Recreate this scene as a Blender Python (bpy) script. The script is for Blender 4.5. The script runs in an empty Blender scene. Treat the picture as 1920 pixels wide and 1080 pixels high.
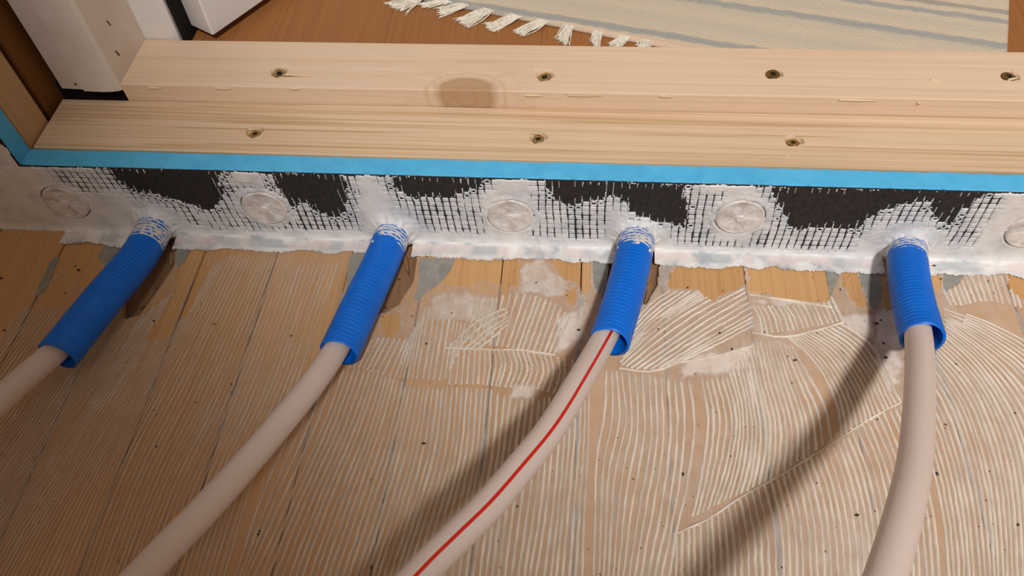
import bpy, bmesh, math, random
import numpy as np
from mathutils import Matrix, Vector

# ------------------------------------------------------------------ camera, world, light
S = bpy.context.scene
C = S.collection
MM = 0.001
cam_data = bpy.data.cameras.new('camera')
cam = bpy.data.objects.new('camera', cam_data); C.objects.link(cam)
rot = Matrix([[0.996311, -0.037919, 0.076987], [0.076125, 0.804666, -0.588827], [-0.039621, 0.592515, 0.804584]]).to_4x4()
cam.matrix_world = Matrix.Translation((0.0, -0.40241, 0.48889)) @ rot
cam_data.lens = 27.757; cam_data.sensor_width = 36.0
cam_data.clip_start = 0.01
S.camera = cam

world = bpy.data.worlds.new('room_ambience'); S.world = world
world.use_nodes = True
bg = world.node_tree.nodes['Background']
bg.inputs['Color'].default_value = (1.0, 0.70, 0.49, 1)
bg.inputs['Strength'].default_value = 0.225

def spot(name, loc, target, energy, angle, blend, radius, col):
    l = bpy.data.lights.new(name, 'SPOT'); l.energy = energy; l.spot_size = math.radians(angle); l.spot_blend = blend
    l.shadow_soft_size = radius; l.color = col
    o = bpy.data.objects.new(name, l); C.objects.link(o); o.location = loc
    d = Vector(target) - Vector(loc); o.rotation_euler = d.to_track_quat('-Z', 'Y').to_euler()
    return o
spot('shadow_edge_key_spot', (0.28, -1.52, 2.10), (0.50, 0.80, 0.03), 190.0, 46.0, 0.46, 0.085, (1.0, 0.985, 0.965))  # cone edge shaped to stand in for the photographer's shadow on the left
spot('shadow_fill_spot', (0.95, -0.75, 2.35), (0.62, 0.40, 0.03), 74.0, 45.0, 0.80, 0.55, (1.0, 0.92, 0.84))  # unseen soft fill, added to lift the shadows on the right

S.view_settings.view_transform = 'Standard'
S.view_settings.look = 'None'
S.view_settings.gamma = 1.0
S.view_settings.use_curve_mapping = False
S.view_settings.exposure = 0.0

rng = np.random.default_rng(7)
random.seed(7)

# ------------------------------------------------------------------ numeric noise
_tab = rng.random((256, 256))
def vnoise(x, y):
    xi = np.floor(x).astype(int); yi = np.floor(y).astype(int)
    fx = x - xi; fy = y - yi
    fx = fx*fx*(3-2*fx); fy = fy*fy*(3-2*fy)
    a = _tab[xi & 255, yi & 255]; b = _tab[(xi+1) & 255, yi & 255]
    c = _tab[xi & 255, (yi+1) & 255]; d = _tab[(xi+1) & 255, (yi+1) & 255]
    return (a*(1-fx)+b*fx)*(1-fy) + (c*(1-fx)+d*fx)*fy
def fbm(x, y, n=4):
    s = 0.0; a = 0.5
    for k in range(n):
        s = s + a*vnoise(x*2**k + 17.3*k, y*2**k + 9.1*k); a *= 0.5
    return s / (1 - 0.5**n)
def sdf_poly(X, Y, poly):
    """signed distance, positive inside"""
    P = np.array(poly, float); d2 = np.full(X.shape, 1e18); ins = np.zeros(X.shape, bool)
    n = len(P)
    for i in range(n):
        a = P[i]; b = P[(i+1) % n]; e = b - a
        t = np.clip(((X-a[0])*e[0]+(Y-a[1])*e[1])/(e@e+1e-12), 0, 1)
        d2 = np.minimum(d2, (X-a[0]-t*e[0])**2+(Y-a[1]-t*e[1])**2)
        cr = ((a[1] > Y) != (b[1] > Y)) & (X < (b[0]-a[0])*(Y-a[1])/(b[1]-a[1]+1e-15)+a[0])
        ins ^= cr
    d = np.sqrt(d2)
    return np.where(ins, d, -d)
def smooth(a, b, x):
    t = np.clip((x-a)/(b-a), 0, 1); return t*t*(3-2*t)

# ------------------------------------------------------------------ object helpers
def tag(o, label=None, cat=None, group=None, kind=None):
    if label: o['label'] = label
    if cat: o['category'] = cat
    if group: o['group'] = group
    if kind: o['kind'] = kind
    return o
def link(name, me, mat=None, parent=None, smooth_=False, loc=None):
    o = bpy.data.objects.new(name, me); C.objects.link(o)
    if mat is not None and not me.materials: me.materials.append(mat)
    if smooth_ and len(me.polygons):
        me.polygons.foreach_set('use_smooth', [True]*len(me.polygons))
    if parent is not None: o.parent = parent
    if loc is not None: o.location = loc
    return o
def empty(name, loc=(0, 0, 0)):
    o = bpy.data.objects.new(name, None); C.objects.link(o); o.location = loc; o.empty_display_size = .02
    return o
def mesh_np(name, verts, faces):
    me = bpy.data.meshes.new(name)
    v = np.asarray(verts, np.float32); f = np.asarray(faces, np.int32)
    k = f.shape[1]
    me.vertices.add(len(v)); me.vertices.foreach_set('co', v.ravel())
    me.loops.add(f.size); me.loops.foreach_set('vertex_index', f.ravel())
    me.polygons.add(len(f)); me.polygons.foreach_set('loop_start', np.arange(0, f.size, k, dtype=np.int32))
    me.update(calc_edges=True); me.validate()
    return me
def bm_mesh(name, bm):
    me = bpy.data.meshes.new(name); bm.normal_update(); bm.to_mesh(me); bm.free(); return me
def grid_faces(nu, nv, keep=None):
    i = np.arange(nu-1)[:, None]*nv + np.arange(nv-1)[None, :]
    f = np.stack([i, i+nv, i+nv+1, i+1], -1).reshape(-1, 4)
    if keep is not None: f = f[keep.reshape(-1)]
    return f
def compact(v, f):
    used = np.unique(f); m = np.full(len(v), -1); m[used] = np.arange(len(used)); return used, m[f]
def box_bm(x0, x1, y0, y1, z0, z1, bev=0.0, bm=None):
    own = bm is None
    bm = bm or bmesh.new()
    r = bmesh.ops.create_cube(bm, size=1)
    for v in r['verts']:
        v.co = Vector(((x0+x1)/2+v.co.x*(x1-x0), (y0+y1)/2+v.co.y*(y1-y0), (z0+z1)/2+v.co.z*(z1-z0)))
    if bev:
        es = list({e for v in r['verts'] for e in v.link_edges})
        bmesh.ops.bevel(bm, geom=es, offset=bev, segments=2, affect='EDGES')
    return bm
def prism_bm(poly, z0, z1, bev=0.0):
    bm = bmesh.new()
    a = [bm.verts.new((p[0], p[1], z0)) for p in poly]; b = [bm.verts.new((p[0], p[1], z1)) for p in poly]
    n = len(poly)
    bm.faces.new(a); bm.faces.new(b)
    for i in range(n): bm.faces.new((a[i], a[(i+1) % n], b[(i+1) % n], b[i]))
    bmesh.ops.recalc_face_normals(bm, faces=bm.faces[:])
    if bev: bmesh.ops.bevel(bm, geom=bm.edges[:], offset=bev, segments=1, affect='EDGES')
    return bm
def scaled(pts, k=MM): return [tuple(c*k for c in p) for p in pts]
def catmull(pts, n):
    P = np.array(pts, float)
    if len(P) == 2: return P[0]+(P[1]-P[0])*np.linspace(0, 1, n)[:, None]
    seg = np.linalg.norm(np.diff(P, axis=0), axis=1); t = np.r_[0, np.cumsum(np.sqrt(seg))]
    u = np.linspace(0, t[-1], n*6)
    Q = np.vstack([2*P[0]-P[1], P, 2*P[-1]-P[-2]]); tt = np.r_[2*t[0]-t[1], t, 2*t[-1]-t[-2]]
    out = []
    for x in u:
        i = min(max(np.searchsorted(t, x, 'right')-1, 0), len(P)-2)+1
        p0, p1, p2, p3 = Q[i-1:i+3]; t0, t1, t2, t3 = tt[i-1:i+3]
        A1 = (t1-x)/(t1-t0)*p0+(x-t0)/(t1-t0)*p1; A2 = (t2-x)/(t2-t1)*p1+(x-t1)/(t2-t1)*p2; A3 = (t3-x)/(t3-t2)*p2+(x-t2)/(t3-t2)*p3
        B1 = (t2-x)/(t2-t0)*A1+(x-t0)/(t2-t0)*A2; B2 = (t3-x)/(t3-t1)*A2+(x-t1)/(t3-t1)*A3
        out.append((t2-x)/(t2-t1)*B1+(x-t1)/(t2-t1)*B2)
    out = np.array(out); L = np.r_[0, np.cumsum(np.linalg.norm(np.diff(out, axis=0), axis=1))]
    s = np.linspace(0, L[-1], n)
    return np.stack([np.interp(s, L, out[:, k]) for k in range(out.shape[1])], 1)
def frames(path):
    T = np.gradient(path, axis=0); T /= np.linalg.norm(T, axis=1)[:, None]
    up = np.array([0, 0, 1.0]); N = up - (T@up)[:, None]*T; N /= np.linalg.norm(N, axis=1)[:, None]
    return T, N, np.cross(T, N)
def tube(path, radii, seg=32, closed_ends=False):
    """radii: (n,) or (n,seg)"""
    T, N, B = frames(path); a = np.linspace(0, 2*np.pi, seg, endpoint=False)
    r = np.asarray(radii, float); r = r[:, None]*np.ones(seg) if r.ndim == 1 else r
    V = path[:, None, :] + r[:, :, None]*(np.cos(a)[None, :, None]*N[:, None, :] + np.sin(a)[None, :, None]*B[:, None, :])
    n = len(path); i = np.arange(n-1)[:, None]*seg; j = np.arange(seg)[None, :]; j2 = (j+1) % seg
    f = np.stack([i+j, i+j2, i+seg+j2, i+seg+j], -1).reshape(-1, 4)
    V = V.reshape(-1, 3)
    if closed_ends:
        f2 = []
        for base, ctr in ((0, path[0]), ((n-1)*seg, path[-1])):
            V = np.vstack([V, ctr]); c = len(V)-1
            f2 += [(base+k, base+(k+1) % seg, c, c) for k in range(seg)]
        tri = np.array(f2)
        return V, f, tri[:, :3]
    return V, f, None
def tube_mesh(name, path, radii, seg=32, closed=False):
    V, f, t = tube(path, radii, seg, closed)
    me = bpy.data.meshes.new(name)
    me.from_pydata(V.tolist(), [], f.tolist() + (t.tolist() if t is not None else [])); me.update(); return me

# ------------------------------------------------------------------ materials
class N:
    def __init__(s, name, rough=.6, spec=.3):
        s.m = bpy.data.materials.new(name); s.m.use_nodes = True; s.t = s.m.node_tree
        s.b = s.t.nodes['Principled BSDF']; s.b.inputs['Roughness'].default_value = rough
        s.b.inputs['Specular IOR Level'].default_value = spec
        s.c = s.t.nodes.new('ShaderNodeTexCoord')
    def n(s, k, **kw):
        x = s.t.nodes.new('ShaderNode'+k)
        for a, v in kw.items(): setattr(x, a, v)
        return x
    def l(s, a, b): s.t.links.new(a, b)
    def col(s, c): s.b.inputs['Base Color'].default_value = (*c, 1); return s
    def map(s, scale, src='Object', rot=(0, 0, 0), loc=(0, 0, 0)):
        m = s.n('Mapping'); m.inputs['Scale'].default_value = scale; m.inputs['Rotation'].default_value = rot; m.inputs['Location'].default_value = loc
        s.l(s.c.outputs[src], m.inputs['Vector']); return m.outputs['Vector']
    def noise(s, vec, scale, detail=3, rough=.55, dist=0.0):
        x = s.n('TexNoise'); x.inputs['Scale'].default_value = scale; x.inputs['Detail'].default_value = detail
        x.inputs['Roughness'].default_value = rough; x.inputs['Distortion'].default_value = dist
        if vec is not None: s.l(vec, x.inputs['Vector'])
        return x.outputs['Fac']
    def ramp(s, fac, stops):
        r = s.n('ValToRGB'); e = r.color_ramp.elements
        while len(e) < len(stops): e.new(.5)
        for k, (p, c) in enumerate(stops):
            e[k].position = p; e[k].color = (*c, 1) if len(c) == 3 else c
        s.l(fac, r.inputs['Fac']); return r.outputs['Color']
    def mix(s, fac, a, b, mode='MIX'):
        m = s.n('Mix', data_type='RGBA', blend_type=mode)
        for sock, v in ((m.inputs[0], fac), (m.inputs[6], a), (m.inputs[7], b)):
            if isinstance(v, (int, float)): sock.default_value = v
            elif isinstance(v, tuple): sock.default_value = (*v, 1)
            else: s.l(v, sock)
        return m.outputs[2]
    def math(s, op, a, b=None, clamp=False):
        m = s.n('Math', operation=op, use_clamp=clamp)
        for k, v in enumerate((a, b)):
            if v is None: continue
            if isinstance(v, (int, float)): m.inputs[k].default_value = v
            else: s.l(v, m.inputs[k])
        return m.outputs[0]
    def bump(s, h, strength=.3, dist=.001):
        b = s.n('Bump'); b.inputs['Strength'].default_value = strength; b.inputs['Distance'].default_value = dist
        s.l(h, b.inputs['Height']); s.l(b.outputs['Normal'], s.b.inputs['Normal'])
    def base(s, c): s.l(c, s.b.inputs['Base Color']); return s
    def attr(s, name):
        a = s.n('Attribute', attribute_name=name); return a.outputs['Fac']

def grain_wood(name, light, dark, axis, stripes=60, along=2.0, fine=420, contrast=.6, rough=.6, knot=None, seed=0.0, tint=None):
    """long straight grain running along axis (0 = X, 1 = Y, 2 = Z)"""
    m = N(name, rough, .25)
    def sc(a, b): v = [b]*3; v[axis] = a; return tuple(v)
    src = m.map((1, 1, 1), loc=(seed, seed*.7, seed*.3))
    if knot:
        k = m.n('VectorMath', operation='SUBTRACT'); m.l(m.c.outputs['Object'], k.inputs[0]); k.inputs[1].default_value = knot[0]
        k2 = m.n('VectorMath', operation='MULTIPLY'); m.l(k.outputs[0], k2.inputs[0]); k2.inputs[1].default_value = knot[1]
        ln = m.n('VectorMath', operation='LENGTH'); m.l(k2.outputs[0], ln.inputs[0])
        g = m.math('POWER', 2.718, m.math('MULTIPLY', m.math('MULTIPLY', ln.outputs['Value'], ln.outputs['Value']), -1.0))
        cx = m.n('CombineXYZ'); m.l(m.math('MULTIPLY', g, .028), cx.inputs[1]); m.l(m.math('MULTIPLY', g, -.02), cx.inputs[2])
        ad = m.n('VectorMath', operation='ADD'); m.l(src, ad.inputs[0]); m.l(cx.outputs[0], ad.inputs[1]); src = ad.outputs[0]
    def mp(v):
        x = m.n('VectorMath', operation='MULTIPLY'); m.l(src, x.inputs[0]); x.inputs[1].default_value = v; return x.outputs[0]
    s1 = m.noise(mp(sc(along, stripes)), 1.0, 2, .5, .6)
    s2 = m.noise(mp(sc(along*3, stripes*3.1)), 1.0, 3, .6, .3)
    s3 = m.noise(mp(sc(along*10, fine)), 1.0, 2, .5)
    big = m.noise(mp((5, 5, 5)), 1.0, 2)
    line = m.ramp(s1, [(.36, (0, 0, 0)), (.47, (.45, .45, .45)), (.505, (1, 1, 1)), (.525, (.06, .06, .06))])
    c = m.mix(m.math('MULTIPLY', line, contrast), light, dark)
    c = m.mix(m.math('MULTIPLY', m.ramp(s2, [(.45, (0, 0, 0)), (.75, (1, 1, 1))]), contrast*.6), c, dark)
    c = m.mix(m.math('MULTIPLY', s3, .22), c, tuple(x*.55 for x in dark))
    c = m.mix(.25, c, m.ramp(big, [(.3, tuple(x*.8 for x in light)), (.7, tuple(min(1, x*1.12) for x in light))]))
    if knot:
        rg = m.math('SINE', m.math('ADD', m.math('MULTIPLY', ln.outputs['Value'], 16.0), m.math('MULTIPLY', m.noise(m.map((60, 60, 60)), 1, 3), 5.0)))
        c = m.mix(m.math('MULTIPLY', m.math('MULTIPLY', m.ramp(rg, [(.2, (0, 0, 0)), (.9, (1, 1, 1))]), m.ramp(g, [(.05, (0, 0, 0)), (.3, (1, 1, 1))])), .22), c, tuple(x*1.25 for x in knot[2]))
        c = m.mix(m.math('MULTIPLY', m.ramp(g, [(.38, (0, 0, 0)), (.62, (1, 1, 1))]), .66), c, knot[2])
    m.base(c); m.bump(m.math('ADD', s3, m.math('MULTIPLY', s1, .6)), .25, .0006)
    return m.m

M = {}
M['pine_front'] = grain_wood('pine_front', (.75, .575, .405), (.46, .27, .11), 0, 125, 1.0, 600, .95, seed=1.3)
M['pine_back'] = grain_wood('pine_back', (.77, .59, .43), (.60, .40, .23), 0, 90, .9, 600, .42, seed=4.1, knot=((-.088, .0775, .085), (36, 62, 34), (.38, .20, .085)))
M['pine_chip'] = grain_wood('pine_chip', (.80, .66, .46), (.62, .45, .25), 0, 120, 3, 700, .4)
M['stud'] = grain_wood('stud', (.55, .36, .19), (.38, .22, .09), 2, 70, 2, 500, .5)
M['dark_panel'] = grain_wood('dark_panel', (.21, .088, .022), (.12, .045, .01), 2, 50, 2, 300, .5)
M['plank'] = grain_wood('plank', (.65, .385, .175), (.44, .215, .075), 1, 170, 2.2, 800, .5)
M['plank2'] = grain_wood('plank2', (.61, .35, .15), (.40, .185, .06), 1, 200, 2.0, 800, .5, seed=3.3)
M['broken_wood'] = grain_wood('broken_wood', (.34, .19, .10), (.17, .085, .04), 1, 220, 9, 900, .8)
M['hall_wood'] = grain_wood('hall_wood', (.345, .148, .048), (.22, .083, .022), 1, 260, 3, 900, .6, .45)

def simple(name, c, rough=.5, spec=.4, var=.0, scale=40, bump=0, c2=None, metal=0):
    m = N(name, rough, spec); m.b.inputs['Metallic'].default_value = metal
    if var or c2:
        f = m.noise(m.map((1, 1, 1)), scale, 4)
        c2 = c2 or tuple(x*(1-var) for x in c)
        m.base(m.ramp(f, [(.35, c2), (.62, c)]))
        if bump: m.bump(f, bump, .001)
    else: m.col(c)
    return m.m
M['blue_foam'] = simple('blue_foam', (.105, .50, .84), .75, .2, scale=60, c2=(.085, .44, .77), bump=.3)
M['cement'] = simple('cement', (.040, .034, .031), .85, .15, scale=300, c2=(.026, .023, .022), bump=.4)
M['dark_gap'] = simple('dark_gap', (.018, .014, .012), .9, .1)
M['subfloor'] = simple('subfloor', (.10, .055, .03), .9, .1, scale=90, c2=(.05, .03, .018))
M['white_paint'] = simple('white_paint', (.70, .63, .56), .45, .4, scale=25, c2=(.64, .56, .49))
M['white_door'] = simple('white_door', (.74, .72, .70), .4, .4)
M['pencil'] = simple('pencil', (.12, .06, .04), .8, .1)
M['brass'] = simple('brass', (.62, .46, .20), .32, .5, metal=1, scale=300, c2=(.42, .30, .12))
M['screw_dark'] = simple('screw_dark', (.02, .015, .01), .6, .3)
M['filler'] = simple('filler', (.30, .295, .265), .7, .2, scale=120, c2=(.245, .24, .215))
M['filler2'] = simple('filler2', (.40, .42, .42), .7, .2, scale=120, c2=(.22, .23, .235))
M['speck'] = simple('speck', (.055, .035, .025), .8, .2)
M['stripe_red'] = simple('stripe_red', (.66, .018, .008), .4, .4)
M['yarn'] = simple('yarn', (.80, .76, .66), .9, .1, scale=400, c2=(.62, .56, .46))

def paste_mat():
    m = N('adhesive_white', .5, .35)
    v = m.map((1, 1, 1))
    a = m.noise(v, 55, 5, .6); b = m.noise(v, 260, 3)
    c = m.ramp(a, [(.30, (.56, .57, .59)), (.50, (.73, .725, .715)), (.75, (.82, .81, .80))])
    c = m.mix(m.math('MULTIPLY', m.attr('thin'), .85), c, m.ramp(b, [(.35, (.30, .36, .45)), (.65, (.55, .60, .66))]))
    m.base(c); m.bump(m.math('ADD', a, m.math('MULTIPLY', b, .4)), .45, .0012)
    return m.m
M['paste'] = paste_mat()
def strip_mat():
    m = N('sealing_strip_coat', .5, .3)
    v = m.map((1, 1, 1)); a = m.noise(v, 48, 4, .6); b = m.noise(m.map((35, 300, 1)), 1, 3)
    c = m.ramp(a, [(.36, (.40, .44, .47)), (.46, (.66, .66, .66)), (.6, (.80, .785, .77))])
    c = m.mix(m.math('MULTIPLY', m.attr('thin'), .7), c, m.ramp(m.noise(m.map((22, 2, 1)), 1, 2), [(.44, (.40, .45, .48)), (.50, (.70, .60, .57))]))
    c = m.mix(m.math('MULTIPLY', m.ramp(b, [(.6, (0, 0, 0)), (.72, (1, 1, 1))]), .35), c, (.45, .47, .5))
    m.base(c); m.bump(a, .5, .001); return m.m
M['strip'] = strip_mat()
def film_mat():
    m = N('adhesive_film', .55, .3)
    v = m.map((1, 1, 1)); a = m.noise(v, 70, 5, .65); f = m.noise(v, 900, 2)
    st = m.noise(m.map((230, 14, 1)), 1, 4, .6, .5)
    m.base(m.ramp(a, [(.3, (.62, .50, .41)), (.65, (.75, .66, .59))]))
    op = m.attr('op')
    fac = m.math('MULTIPLY', op, m.math('ADD', .45, m.math('ADD', m.math('MULTIPLY', a, .55), m.math('MULTIPLY', st, .55))), True)
    tr = m.n('BsdfTransparent'); mx = m.n('MixShader')
    m.l(fac, mx.inputs[0]); m.l(tr.outputs[0], mx.inputs[1]); m.l(m.b.outputs[0], mx.inputs[2])
    m.l(mx.outputs[0], m.t.nodes['Material Output'].inputs['Surface'])
    m.bump(m.math('ADD', a, f), .3, .0008)
    return m.m
M['film'] = film_mat()
def ridge_mat():
    m = N('adhesive_ridge', .5, .3)
    v = m.map((1, 1, 1)); a = m.noise(v, 60, 4, .6)
    m.base(m.ramp(a, [(.3, (.68, .58, .47)), (.7, (.80, .73, .64))]))
    tr = m.n('BsdfTransparent'); mx = m.n('MixShader')
    m.l(m.attr('op'), mx.inputs[0]); m.l(tr.outputs[0], mx.inputs[1]); m.l(m.b.outputs[0], mx.inputs[2])
    m.l(mx.outputs[0], m.t.nodes['Material Output'].inputs['Surface'])
    return m.m
M['ridge'] = ridge_mat()
def blue_mat():
    m = N('conduit_blue', .42, .35)
    a = m.noise(m.map((1, 1, 1)), 60, 3)
    m.base(m.ramp(a, [(.3, (0.0, .135, .66)), (.7, (0.0, .165, .76))])); return m.m
M['conduit'] = blue_mat()
def pex_mat():
    m = N('pex_pipe', .42, .4); m.col((.71, .60, .55))
    m.b.inputs['Subsurface Weight'].default_value = .35
    m.b.inputs['Subsurface Radius'].default_value = (.012, .006, .004); m.b.inputs['Subsurface Scale'].default_value = .5
    return m.m
M['pex'] = pex_mat()
def washer_mat():
    m = N('washer_plastic', .3, .5)
    a = m.noise(m.map((1, 1, 1)), 90, 3)
    m.base(m.ramp(a, [(.35, (.50, .47, .45)), (.55, (.74, .71, .68))])); return m.m
M['washer'] = washer_mat()
def rug_mat():
    m = N('rug_weave', .95, .05)
    sx = m.n('SeparateXYZ'); m.l(m.c.outputs['Object'], sx.inputs[0])
    wob = m.noise(m.map((90, 40, 1)), 1, 3)
    curve = m.math('MULTIPLY', sx.outputs[0], -.055)
    v = m.math('ADD', m.math('ADD', sx.outputs[1], curve), m.math('MULTIPLY', m.math('SUBTRACT', wob, .5), .006))
    f = m.math('DIVIDE', v, .30)
    cream = (.68, .58, .44); c2 = (.60, .53, .42); pink = (.74, .55, .41); blue = (.36, .37, .36)
    def at(mm): return mm/300
    r = m.n('ValToRGB'); r.color_ramp.interpolation = 'LINEAR'
    stops = [(0, pink), (5, pink), (7, cream), (9, blue), (15, blue), (17, cream), (35, c2), (45, cream), (60, c2), (63.5, blue), (69, blue), (71, cream), (85, c2), (94, cream), (96, blue), (101, blue), (102.5, cream), (108, cream), (109.5, (.36, .33, .29)), (114, (.36, .33, .29)), (116, cream), (150, c2), (190, cream), (195, blue), (201, blue), (203, cream)]
    e = r.color_ramp.elements
    while len(e) < len(stops): e.new(.5)
    for k, (p, c) in enumerate(stops): e[k].position = at(p); e[k].color = (*c, 1)
    m.l(f, r.inputs['Fac'])
    w = m.noise(m.map((1800, 420, 1)), 1, 2); st = m.noise(m.map((14, 330, 1)), 1, 3)
    c = m.mix(m.math('MULTIPLY', w, .32), r.outputs['Color'], (.40, .35, .28))
    c = m.mix(m.math('MULTIPLY', m.ramp(st, [(.45, (0, 0, 0)), (.7, (1, 1, 1))]), .35), c, (.52, .46, .37))
    m.base(c); m.bump(w, .6, .0012); return m.m
M['rug'] = rug_mat()

# ------------------------------------------------------------------ floor of the wet room
HB = 74.9; TB = 17.0                     # board height and thickness (mm)
floor = tag(link('floor', bm_mesh('floor', box_bm(-1.1, .9, -1.3, .0, -.045, -.022)), M['subfloor']), 'dark rough layer under the wooden floor planks', kind='structure')
seams = [-1040, -978, -916, -854, -792, -730, -668, -606, -544, -482, -420, -359, -299, -239, -178, -117, -56, 6, 68, 131, 193, 258, 324, 386, 448, 510, 572, 634, 696, 758]
notches = [
  [(-377.3,-2.8),(-331.5,-3.1),(-323.4,-17.6),(-319.8,-36.2),(-323.6,-55.6),(-330.9,-83.5),(-342.5,-89),(-359.6,-48.8)],
  [(-173.1,3.6),(-130.4,2.1),(-124.3,-20.9),(-123.7,-42),(-131.8,-64.8),(-141.1,-73.2),(-154,-74.8),(-167.6,-29.3)],
  [(26.5,6.6),(65.3,5.5),(67.1,-14.4),(64.7,-37.3),(55.4,-55.7),(34.7,-60.7),(21.9,-51.4),(23.3,-20.6)],
  [(237.1,4.9),(279,4.1),(277.3,-11.7),(273.9,-29.5),(266.1,-39.7),(238.3,-48.3),(231.2,-53.5),(230.1,-31.6)],
]
notch_obs = []
for pl in notches:
    P = [(x*MM, min(y, 30)*MM) for x, y in pl]
    P = [(x, (.01 if y > -.012 else y)) for x, y in P]
    o = link('cutter', bm_mesh('cutter', prism_bm(P, -.05, .03))); notch_obs.append(o)
def booleaned(o, cutters):
    for c in cutters:
        md = o.modifiers.new('b', 'BOOLEAN'); md.operation = 'DIFFERENCE'; md.object = c; md.solver = 'EXACT'
    dg = bpy.context.evaluated_depsgraph_get(); dg.update()
    me = bpy.data.meshes.new_from_object(o.evaluated_get(dg))
    o.modifiers.clear(); o.data = me
def xr(pl): xs = [p[0] for p in pl]; return min(xs), max(xs)
for i in range(len(seams)-1):
    a, b = seams[i]+.45, seams[i+1]-.45
    me = bm_mesh('plank', box_bm(a*MM, b*MM, -1.3, -.0008, -.0215, rng.uniform(-.0003, .0001), .0006))
    o = link('plank', me, M['plank' if i % 2 else 'plank2'], floor)
    cut = [c for c, pl in zip(notch_obs, notches) if xr(pl)[1] > a-1 and xr(pl)[0] < b+1]
    if cut: booleaned(o, cut)
for c in notch_obs:
    me = c.data; bpy.data.objects.remove(c); bpy.data.meshes.remove(me)
for pl in notches:
    q = np.array([(x, min(y, -1.0)) for x, y in pl]); ctr = q.mean(axis=0)
    P = [tuple((ctr+(p-ctr)*1.10)*MM) for p in q]; P = [(x, min(y, -.0008)) for x, y in P]
    link('broken_layer', bm_mesh('broken_layer', prism_bm(P, -.0216, -.0075)), M['broken_wood'], floor)
# grey filler that has run along the joints between planks
for sx_ in seams[10:24]:
    yy = np.arange(-425, -48, 2.0)
    if sx_ in (131, 6, 258): amp_ = 1.0
    else: amp_ = .50 if sx_ > -80 else .28
    wl_ = amp_*np.clip((fbm(yy/26+sx_, yy*0+sx_*.3, 3)-.42)*9, 0, 2.6); wr_ = amp_*np.clip((fbm(yy/22+sx_+70, yy*0+sx_*.3, 3)-.42)*9, 0, 2.6)
    V = np.stack([np.stack([sx_-wl_-.05, yy, yy*0+.3], 1), np.stack([sx_+yy*0, yy, yy*0+.42], 1), np.stack([sx_+wr_+.05, yy, yy*0+.3], 1)], 1).reshape(-1, 3)*MM
    f = grid_faces(len(yy), 3)
    kp = np.repeat((np.maximum(wl_, wr_) > .2)[:-1], 2); f = f[kp]
    if len(f):
        u, f = compact(V, f); link('joint_filler', mesh_np('joint_filler', V[u], f[:, ::-1]), M['filler2'], floor)
# torn wood standing in the broken-out openings
for k, pl in enumerate(notches):
    pts = np.array(pl); x1 = pts[:, 0].max()
    for j in range(7):
        t = rng.random(); q = pts[1+int(rng.integers(0, 4))]
        cx = (q[0]-3-rng.random()*7)*MM; cy = (min(q[1], -8)-rng.random()*8)*MM
        L = rng.uniform(.010, .026); w = rng.uniform(.0015, .004)
        bm = prism_bm([(-w, 0), (w, 0), (w*.7, -L*.6), (w*.1, -L), (-w*.6, -L*.7)], -.019, rng.uniform(-.010, -.003), .0003)
        o = link('torn_wood_piece', bm_mesh('torn_wood_piece', bm), M['broken_wood'], floor, loc=(cx, cy, 0)); o.rotation_euler = (rng.uniform(-.1, .1), rng.uniform(-.15, .15), rng.uniform(-.35, .35))
# grey levelling filler
fillers = [
  [(192.8,-9.8),(204.9,-9.2),(203.5,-17.6),(197.4,-31.1),(192.1,-42.3)],
  [(215.4,-8.8),(235.3,-8.9),(229,-41.5),(223,-52.4),(219.1,-48.8),(217.2,-29.7)],
  [(279.5,-9),(299.7,-8.1),(294.8,-16.5),(287.9,-25.9),(275.6,-35.4)],
  [(14,-14.7),(26.5,-12),(25.8,-36.1),(21.1,-49.5),(15.7,-41.7)],
  [(-122.8,-19.7),(-93.1,-17.3),(-95.9,-29.2),(-102,-41),(-112.2,-51.8),(-120,-61.2),(-121.8,-37.8)],
  [(-388.7,-9.1),(-374.6,-5),(-365.7,-32.8),(-375.8,-41.5),(-384.8,-28.1)],
  [(-323.2,-20.9),(-312.6,-14.9),(-311.9,-30.4),(-316.4,-38.2)],
  [(-180.1,-19),(-167.3,-12.9),(-166.8,-29.3),(-169.5,-50.4),(-174.5,-58.8)],
  [(-424.1,-33.2),(-419.7,-29.7),(-415.6,-51.4),(-416.2,-66.2),(-421.3,-70.6),(-423.6,-51.8)],
  [(66.4,-12.3),(77.2,-10.8),(74,-28.7),(67,-43.3)],
]
for pl in fillers:
    c = np.mean(pl, axis=0)
    P = []
    for i in range(len(pl)):
        a = np.array(pl[i]); b = np.array(pl[(i+1) % len(pl)])
        for t in (0, .25, .5, .75):
            q = a+(b-a)*t; P.append(((q[0]+rng.normal(0, .5))*MM, min(q[1]+rng.normal(0, .5), -1)*MM))
    link('filler_patch', bm_mesh('filler_patch', prism_bm(P, -.001, .00035+rng.uniform(0, .0001))), M['filler'], floor)

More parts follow.
